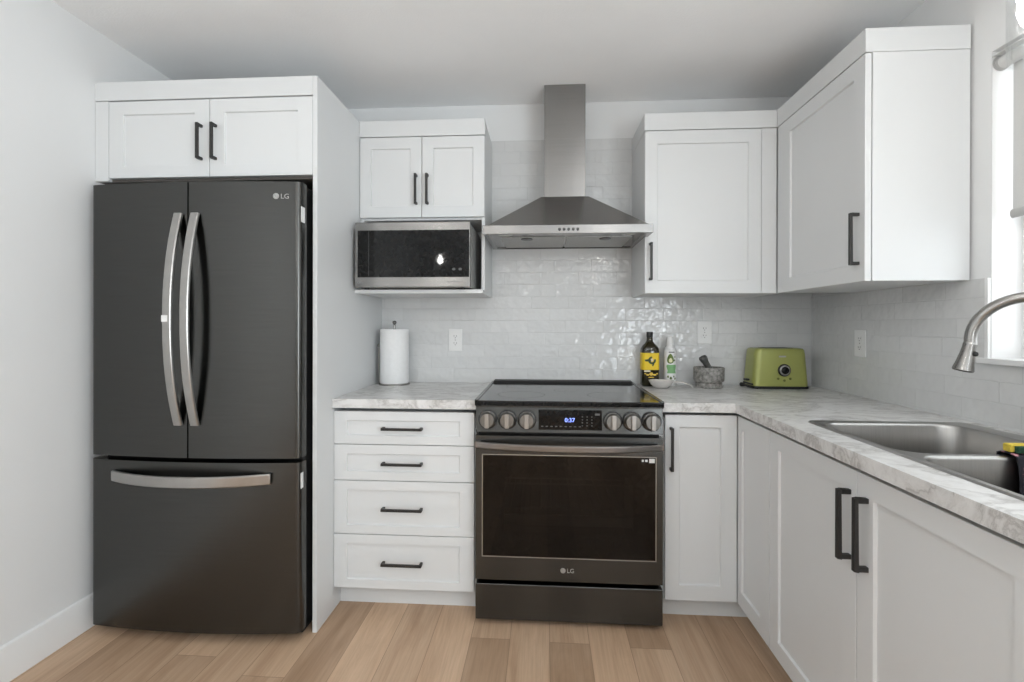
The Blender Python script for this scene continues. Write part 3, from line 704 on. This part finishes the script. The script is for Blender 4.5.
# ------------------------------------------------------------------ wall cabinets on the right
YF = -.334; T = face_back(YF + .02); UZ0 = 1.381
uc = thing('wall_cabinet', (.77, -.16, UZ0), 'white wall cabinet on the back wall right of the hood, single wide door', 'cabinet')
build('body', MB().box(.4715, 1.0965, YF + .021, -.001, UZ0, 2.226), 'cab', uc, .001)
build('filler', MB().box(1.0055, 1.0725, YF + .002, YF + .021, UZ0, 2.1455), 'cab', uc, .001)
build('top_trim', MB().box(.4695, 1.0725, YF - .001, YF + .0205, 2.148, 2.227), 'cab', uc, .001)
build('side_trim', MB().box(.4695, .4715, YF + .0205, -.001, 2.148, 2.227), 'cab', uc)
d = build('door', MB().shaker(T, .4725, 1.0035, UZ0, 2.1445, sl=.057, sr=.057, rt=.06, rb=.06), 'cab', uc)
build('handle', MB().pull(T, .497, 1.53, .175, True), 'black', d, .0012)
XF = R - .3333; T2 = face_right(XF + .02)
ue = thing('wall_cabinet', (1.24, -.64, UZ0), 'white wall cabinet on the right wall beside the window with bare end panel', 'cabinet')
build('body', MB().box(XF + .0255, R - .001, -.9345, YF - .001, UZ0 + .0005, 2.226), 'cab', ue, .001)
build('end_panel', MB().box(XF + .0232, R - .001, -.946, -.9346, UZ0, 2.1470), 'cab', ue, .001)
build('top_trim', MB().box(XF - .001, XF + .0205, -.9345, YF - .002, 2.148, 2.227), 'cab', ue, .001)
build('side_trim', MB().box(XF - .001, R - .001, -.948, -.9346, 2.1478, 2.227), 'cab', ue, .001)
build('filler', MB().box(XF + .002, XF + .0255, -.362, YF - .0015, UZ0, 2.1455), 'cab', ue, .001)
d = build('door', MB().shaker(T2, -.945, -.364, UZ0, 2.1445, sl=.06, sr=.085, rt=.06, rb=.06), 'cab', ue)
build('handle', MB().pull(T2, -.914, 1.527, .178, True), 'black', d, .0012)

# ------------------------------------------------------------------ outlets
def outlet(T, a, z, label, w=.076, h=.122):
    o = build('wall_outlet', MB().box(a - w / 2, a + w / 2, 0, .005, z - h / 2, z + h / 2, T), 'whiteplastic', None, .002)
    WLOC[o] = o.location.copy(); tag(o, label, 'outlet')
    for e in (-1, 1):
        zc_ = z + e * .0195
        s_ = build('socket', MB().prism([(a + .0165 * math.cos(t) * 1.02, zc_ + max(-.0125, min(.0125, .0165 * math.sin(t)))) for t in [2 * math.pi * k / 28 for k in range(28)]], .005, .0066, T), 'whiteplastic', o)
        mb = MB(); mb.box(a - .0075, a - .0055, .0066, .0069, zc_ - .001, zc_ + .007, T); mb.box(a + .0055, a + .0075, .0066, .0069, zc_ - .001, zc_ + .007, T); mb.box(a - .002, a + .002, .0066, .0069, zc_ - .009, zc_ - .005, T)
        build('slot', mb, 'slot', s_)
    build('screw', MB().lathe([(.003, .005), (.003, .0058)], T((a, 0, z)), 10, 'Y' if T((0, 1, 0))[1] != T((0, 0, 0))[1] else 'X'), 'handless', o)
outlet(face_back(0), -.490, 1.148, 'white wall outlet on the tile between paper towel and range')
outlet(face_back(0), .855, 1.194, 'white wall outlet on the tile above the stone mortar')
outlet(face_right(R), -.397, 1.152, 'white wall outlet on the right wall tile beyond the sink')

# ------------------------------------------------------------------ things on the worktops
ph = thing('paper_towel_holder', (-.797, -.115, .914), 'metal paper towel holder with upright rod on left countertop', 'paper towel holder')
build('base', MB().lathe([(.082, 0), (.082, .006), (.076, .009), (.001, .009)], (-.797, -.115, .914), 40), 'chrome', ph)
build('rod', MB().lathe([(.006, .009), (.006, .315), (.004, .318), (.009, .322), (.012, .330), (.009, .338), (.001, .340)], (-.797, -.115, .914), 18), 'chrome', ph)
build('arm', MB().tube([(-.877, -.125, .922), (-.879, -.126, 1.0), (-.879, -.126, 1.10), (-.878, -.126, 1.115)], .0035, 10), 'chrome', ph)
build('arm_ball', MB().lathe([(.001, -.009), (.006, -.007), (.009, 0), (.006, .007), (.001, .009)], (-.878, -.126, 1.122), 14), 'chrome', ph)
n = 44; pr = MB()
def rl(r, z, flap=True):
    return [(-.797 + r * math.cos(2 * math.pi * k / n), -.115 + r * math.sin(2 * math.pi * k / n), z) for k in range(n)]
pr.loft([rl(.020, .9235), rl(.0735, .9235), rl(.075, .926), rl(.075, 1.205), rl(.0735, 1.2075), rl(.020, 1.2075), rl(.020, .9235)], False, False)
o = build('paper_towel_roll', pr, 'paper'); tag(o, 'white paper towel roll standing on the holder', 'paper towel')

ob = thing('olive_oil_bottle', (.553, -.068, .914), 'dark olive oil bottle with yellow label behind the spoon rest', 'bottle')
cx, cy = .553, -.066
def rsq(w, d, r, z): return rrect(cx - w / 2, cx + w / 2, cy - d / 2, cy + d / 2, r, z, 5)
def circ(r, z, n=28): return [(cx + r * math.cos(math.radians(a)), cy + r * math.sin(math.radians(a)), z) for a in [360 * k / n for k in range(n)]]
lv = [rsq(.078, .066, .016, .914), rsq(.088, .076, .018, .920), rsq(.089, .077, .018, 1.095), rsq(.086, .074, .02, 1.110), rsq(.072, .064, .026, 1.125), rsq(.048, .046, .02, 1.137), rsq(.033, .033, .0150, 1.150), rsq(.030, .030, .0145, 1.172)]
bo = build('glass', MB().loft(lv), 'oilglass', ob, angle=50)
build('cap', MB().lathe([(.0165, 1.170), (.0168, 1.172), (.0168, 1.194), (.0155, 1.197)], (cx, cy, 0), 24), 'rubber', ob)
la = build('label', MB().loft([rsq(.0896, .0776, .018, 1.000), rsq(.0896, .0776, .018, 1.088)], False, False), 'yellowlabel', ob)
T = face_back(cy - .0388)
mb = MB(); ring_ = [math.radians(20 - 290 * q / 20) for q in range(21)]
mb.prism([(cx + .004 + .020 * math.cos(q), 1.050 + .020 * math.sin(q)) for q in ring_] + [(cx + .004 + .010 * math.cos(q), 1.050 + .010 * math.sin(q)) for q in reversed(ring_)], 0, .0004, T)
mb.prism([(cx - .034, 1.053), (cx - .030, 1.044), (cx - .002, 1.043), (cx + .002, 1.052), (cx - .008, 1.057)], .0001, .0005, T)
mb.prism([(cx + .008, 1.038), (cx + .016, 1.034), (cx + .010, 1.018), (cx + .004, 1.022)], .0001, .0005, T)
build('printed_emblem', mb, 'leafdark', la)
build('printed_olive', MB().prism([(cx + .004 + .006 * math.cos(k * math.pi / 8), 1.052 + .0075 * math.sin(k * math.pi / 8)) for k in range(16)], .0002, .0007, T), 'creamlabel', la)
mb = MB()
for a_, z_, w_, h_ in ((0, .979, .010, .009), (-.018, .975, .009, .005), (.018, .975, .009, .005), (-.030, .981, .005, .004), (.030, .981, .005, .004), (0, .962, .016, .003)):
    mb.prism([(cx + a_ + w_ * math.cos(k * math.pi / 6), z_ + h_ * math.sin(k * math.pi / 6)) for k in range(12)], .0004, .0008, T)
build('gold_emblem', mb, 'gold', bo)
build('small_label', MB().box(cx - .036, cx - .004, 0.0004, .0009, .990, .998, T), 'creamlabel', bo)

ab = thing('cooking_spray_bottle', (.660, -.060, .914), 'white cooking oil bottle with avocado print beside the olive oil', 'bottle')
cx, cy = .660, -.060
bo = build('bottle_body', MB().lathe([(.029, 0), (.032, .004), (.032, .180), (.031, .186), (.028, .190)], (cx, cy, .914), 36), 'white_bottle', ab)
build('cap', MB().lathe([(.026, .190), (.026, .200), (.019, .206), (.0165, .252), (.0145, .2585), (.001, .260)], (cx, cy, .914), 28), 'whiteplastic', ab)
def blob(a, z, ra, rz, n=20, taper=0.0): return [(a + ra * math.cos(2 * math.pi * k / n) * (1 - taper * math.sin(2 * math.pi * k / n)), z + rz * math.sin(2 * math.pi * k / n)) for k in range(n)]
def decal(name, polys, m, out):
    """printed shapes wrapped round the bottle body, front towards -Y"""
    mb = MB(); bm = mb.bm; rad = .032 + out
    for pts in polys: bm.faces.new([bm.verts.new((a, 0, z)) for a, z in pts])
    for k in range(-12, 13): bmesh.ops.bisect_plane(bm, geom=bm.verts[:] + bm.edges[:] + bm.faces[:], plane_co=(k * .003, 0, 0), plane_no=(1, 0, 0))
    for v in bm.verts: v.co = (cx + rad * math.sin(v.co.x / rad), cy - rad * math.cos(v.co.x / rad), v.co.z)
    return build(name, mb, m, bo, angle=80)
decal('printed_avocado', [blob(-.006, 1.058, .017, .026, taper=.35)], 'avogreen', .0002)
decal('printed_flesh', [blob(-.005, 1.050, .009, .012, taper=.3)], 'avoflesh', .0004)
decal('printed_banner', [[(-.028, 1.020), (-.022, 1.027), (.024, 1.027), (.028, 1.020), (.022, .995), (.026, .982), (-.024, .982), (-.020, .995)]], 'mint', .0002)
decal('printed_leaf', [blob(a, z, r, r * 1.3, 10, .4) for a, z, r in ((-.018, .965, .005), (-.004, .958, .006), (.012, .966, .004), (.02, .955, .005), (.016, 1.05, .004), (.019, 1.068, .004))], 'avogreen', .0002)
decal('printed_name', [[(-.016, 1.088), (.016, 1.088), (.014, 1.095), (-.014, 1.095)]], 'printgrey', .0002)

sr = thing('spoon_rest', (.60, -.165, .914), 'white ceramic spoon rest with long handle in front of the bottles', 'spoon rest')
build('dish', MB().lathe([(.026, 0), (.034, .002), (.052, .020), (.060, .036), (.0625, .039), (.0585, .038), (.049, .022), (.032, .007), (.001, .005)], (.590, -.160, .9145), 40, sy=.8), 'ceramic', sr, angle=60)
path = [(.643, -.160, .944), (.670, -.158, .946), (.700, -.156, .943), (.728, -.154, .934), (.750, -.152, .9185)]
build('handle', MB().sweep(path, [.026, .030, .034, .036, .028], .006, (.1, 1, 0)), 'ceramic', sr, .002)

o = build('mortar', MB().lathe([(.060, 0), (.064, .003), (.064, .024), (.060, .027), (.060, .029), (.070, .033), (.0735, .040), (.0745, .100), (.072, .104), (.060, .104), (.057, .098), (.050, .050), (.001, .040)], (.842, -.112, .914), 48), 'granite', angle=40)
tag(o, 'speckled grey stone mortar on the counter by the back wall', 'mortar')
A, B = Vector((.868, -.115, .964)), Vector((.808, -.115, 1.070)); u_ = (B - A)
o = build('pestle', MB().tube([tuple(A + u_ * t) for t in (-.04, 0, .05, .2, .5, .75, .85, .95, 1.02, 1.05)], [.006, .017, .0185, .0175, .0155, .016, .0195, .0215, .017, .004], 24), 'granitedark', angle=60)
tag(o, 'dark stone pestle leaning in the grey mortar', 'pestle')

to = thing('toaster', (1.154, -.09, .914), 'olive green retro toaster in the corner of the counter', 'toaster')
TX0, TX1, TY0, TY1 = 1.042, 1.315, -.166, -.018
def tl(e, z, r): return rrect(TX0 + e, TX1 - e, TY0 + e * .5, TY1 - e * .5, r, z, 8)
tb = build('body', MB().loft([tl(0, .928, .03), tl(.001, .936, .03), tl(.012, 1.090, .03), tl(.0145, 1.107, .03), tl(.020, 1.1145, .028), tl(.030, 1.117, .022)]), 'green', to, angle=40)
build('base', MB().loft([tl(-.002, .918, .03), tl(-.003, .922, .03), tl(-.002, .929, .03)]), 'rubber', to)
for x in (TX0 + .04, TX1 - .04):
    for y in (TY0 + .035, TY1 - .035): build('foot', MB().lathe([(.01, 0), (.01, .005)], (x, y, .914), 12), 'rubber', to)
for y in (-.120, -.066): build('slot', MB().box(TX0 + .07, TX1 - .07, y - .016, y + .016, 1.1165, 1.1185), 'slot', to)
yf = lambda z: TY0 + .5 * (.001 + .011 * (z - .936) / .154)
T = face_back(yf(1.0)); kx, kz = 1.190, 1.009
dk = build('dial', MB().lathe([(.031, 0), (.031, .006), (.028, .010), (.024, .010)], (kx, yf(kz) + .002, kz), 36, 'Y'), 'rubber', to)
build('dial_ring', MB().lathe([(.025, .009), (.0245, .0125), (.0195, .0135), (.0175, .010)], (kx, yf(kz) + .002, kz), 36, 'Y', cap0=False, cap1=False), 'handless', dk)
build('dial_cap', MB().lathe([(.0178, .010), (.0172, .017), (.014, .019), (.001, .0195)], (kx, yf(kz) + .002, kz), 32, 'Y'), 'bglass', dk)
for a, z in ((-.030, .967), (0, .958), (.028, .967)):
    build('push_button', MB().lathe([(.006, 0), (.006, .004), (.0045, .005)], (kx + a, yf(z) + .001, z), 16, 'Y'), 'oliveknob', to)
build('badge', MB().box(kx - .024, kx + .010, -.002, .0016, 1.073, 1.081, face_back(yf(1.077))), 'logo', to, .0008)
lev = build('lever', MB().box(TX0 - .016, TX0 + .004, -.112, -.078, .950, .960), 'rubber', to, .004)
build('side_grip', MB().box(TX0 - .003, TX0 + .010, -.150, -.040, .932, .940), 'rubber', to, .003)
path = [(TX0 + .0, -.03, .924), (TX0 - .015, -.03, .922), (TX0 - .026, -.034, .930), (TX0 - .033, -.04, .932)]
build('power_plug', MB().lathe([(.004, -.012), (.010, -.010), (.011, .006), (.007, .010)], (TX0 - .030, -.10, .930), 16, 'X'), 'rubber', to)
build('cord', MB().tube([(TX0 - .022, -.10, .928), (TX0 - .010, -.125, .920), (TX0 + .02, -.165, .918), (TX0 + .03, -.160, .921)], .003, 10), 'rubber', to)

# ------------------------------------------------------------------ roller blind
rb = thing('roller_blind', (R + .03, -1.63, 2.06), 'pale grey roller blind half lowered in the window over the sink', 'blind')
Y0, Y1 = WY0 + .02, WY1 - .012
build('roller', MB().tube([(R + .030, Y1, 2.058), (R + .030, Y0, 2.058)], .019, 28), 'blind', rb)
build('end_cap', MB().tube([(R + .030, Y1 + .003, 2.058), (R + .030, Y1 - .004, 2.058)], .0205, 28), 'blindbar', rb)
build('bracket', MB().loft([[(R + .030 + .024 * math.cos(t), y, 2.060 + .024 * math.sin(t)) for t in [2 * math.pi * k / 24 for k in range(24)]] for y in (Y1 + .0035, Y1 + .0075)]), 'blindbar', rb)
build('cassette', MB().loft([[(R + .006, y, 2.082), (R + .010, y, 2.086), (R + .056, y, 2.086), (R + .056, y, 2.082)] for y in (Y1 + .010, Y0)]), 'trim', rb)
build('fabric', MB().box(R + .0470, R + .0482, Y0 + .012, Y1 - .016, 1.592, 2.058), 'blind', rb)
build('bottom_rail', MB().loft([[(R + .0476 + .008 * math.cos(t), y, 1.580 + .014 * math.sin(t)) for t in [2 * math.pi * k / 16 for k in range(16)]] for y in (Y1 - .014, Y0 + .01)]), 'blindbar', rb)

# ------------------------------------------------------------------ pendant lamps
def pendant(x, y, zb, prof, label, group=None, bulb='bulb', bs=1.0):
    p = thing('pendant_lamp', (x, y, zb), label, 'pendant lamp', group)
    top = prof[-1][1]
    build('glass_shade', MB().lathe(prof + [(r - .0015, h_) for r, h_ in reversed(prof)], (x, y, zb), 40, cap0=False, cap1=False), 'shade', p, angle=60)
    b0 = zb + prof[0][1]
    sc = build('socket', MB().lathe([(.014, top - .055), (.017, top - .05), (.017, top + .002), (.030, top + .004), (.030, top + .012), (.006, top + .016)], (x, y, zb), 24), 'handless', p)
    zt = zb + top - .055
    build('bulb', MB().lathe([(r * bs, h_ * bs) for r, h_ in [(.012, 0), (.014, -.018), (.022, -.035), (.029, -.055), (.030, -.068), (.025, -.084), (.013, -.096), (.001, -.099)]], (x, y, zt), 28), bulb, p)
    build('cable', MB().tube([(x, y, zb + top + .015), (x, y, CEIL - .02)], .003, 8), 'handless', p)
    build('ceiling_rose', MB().lathe([(.05, -.022), (.055, -.018), (.055, -.001), (.001, -.001)], (x, y, CEIL), 28), 'handless', p)
pendant(.974, -1.615, 1.760, [(.045, .0), (.0455, .10), (.0455, .215), (.040, .240), (.030, .25)], 'clear glass pendant lamp with lit bulb hanging in front of the window', bulb='bulb_dim')
BOWL = [(.060, .0), (.095, .02), (.135, .065), (.150, .11), (.140, .135), (.09, .165), (.04, .185), (.030, .19)]
pendant(-1.05, -3.07, 1.80, BOWL, 'clear glass bowl pendant lamp mirrored in the microwave door', 'pendant lamps behind the viewer', bs=.8)
pendant(-0.44, -3.07, 1.80, BOWL, 'clear glass bowl pendant lamp behind the viewer, between two others', 'pendant lamps behind the viewer', bs=.8)
pendant(0.60, -3.07, 1.80, BOWL, 'clear glass bowl pendant lamp behind the viewer, nearest the right wall', 'pendant lamps behind the viewer', bs=.8)
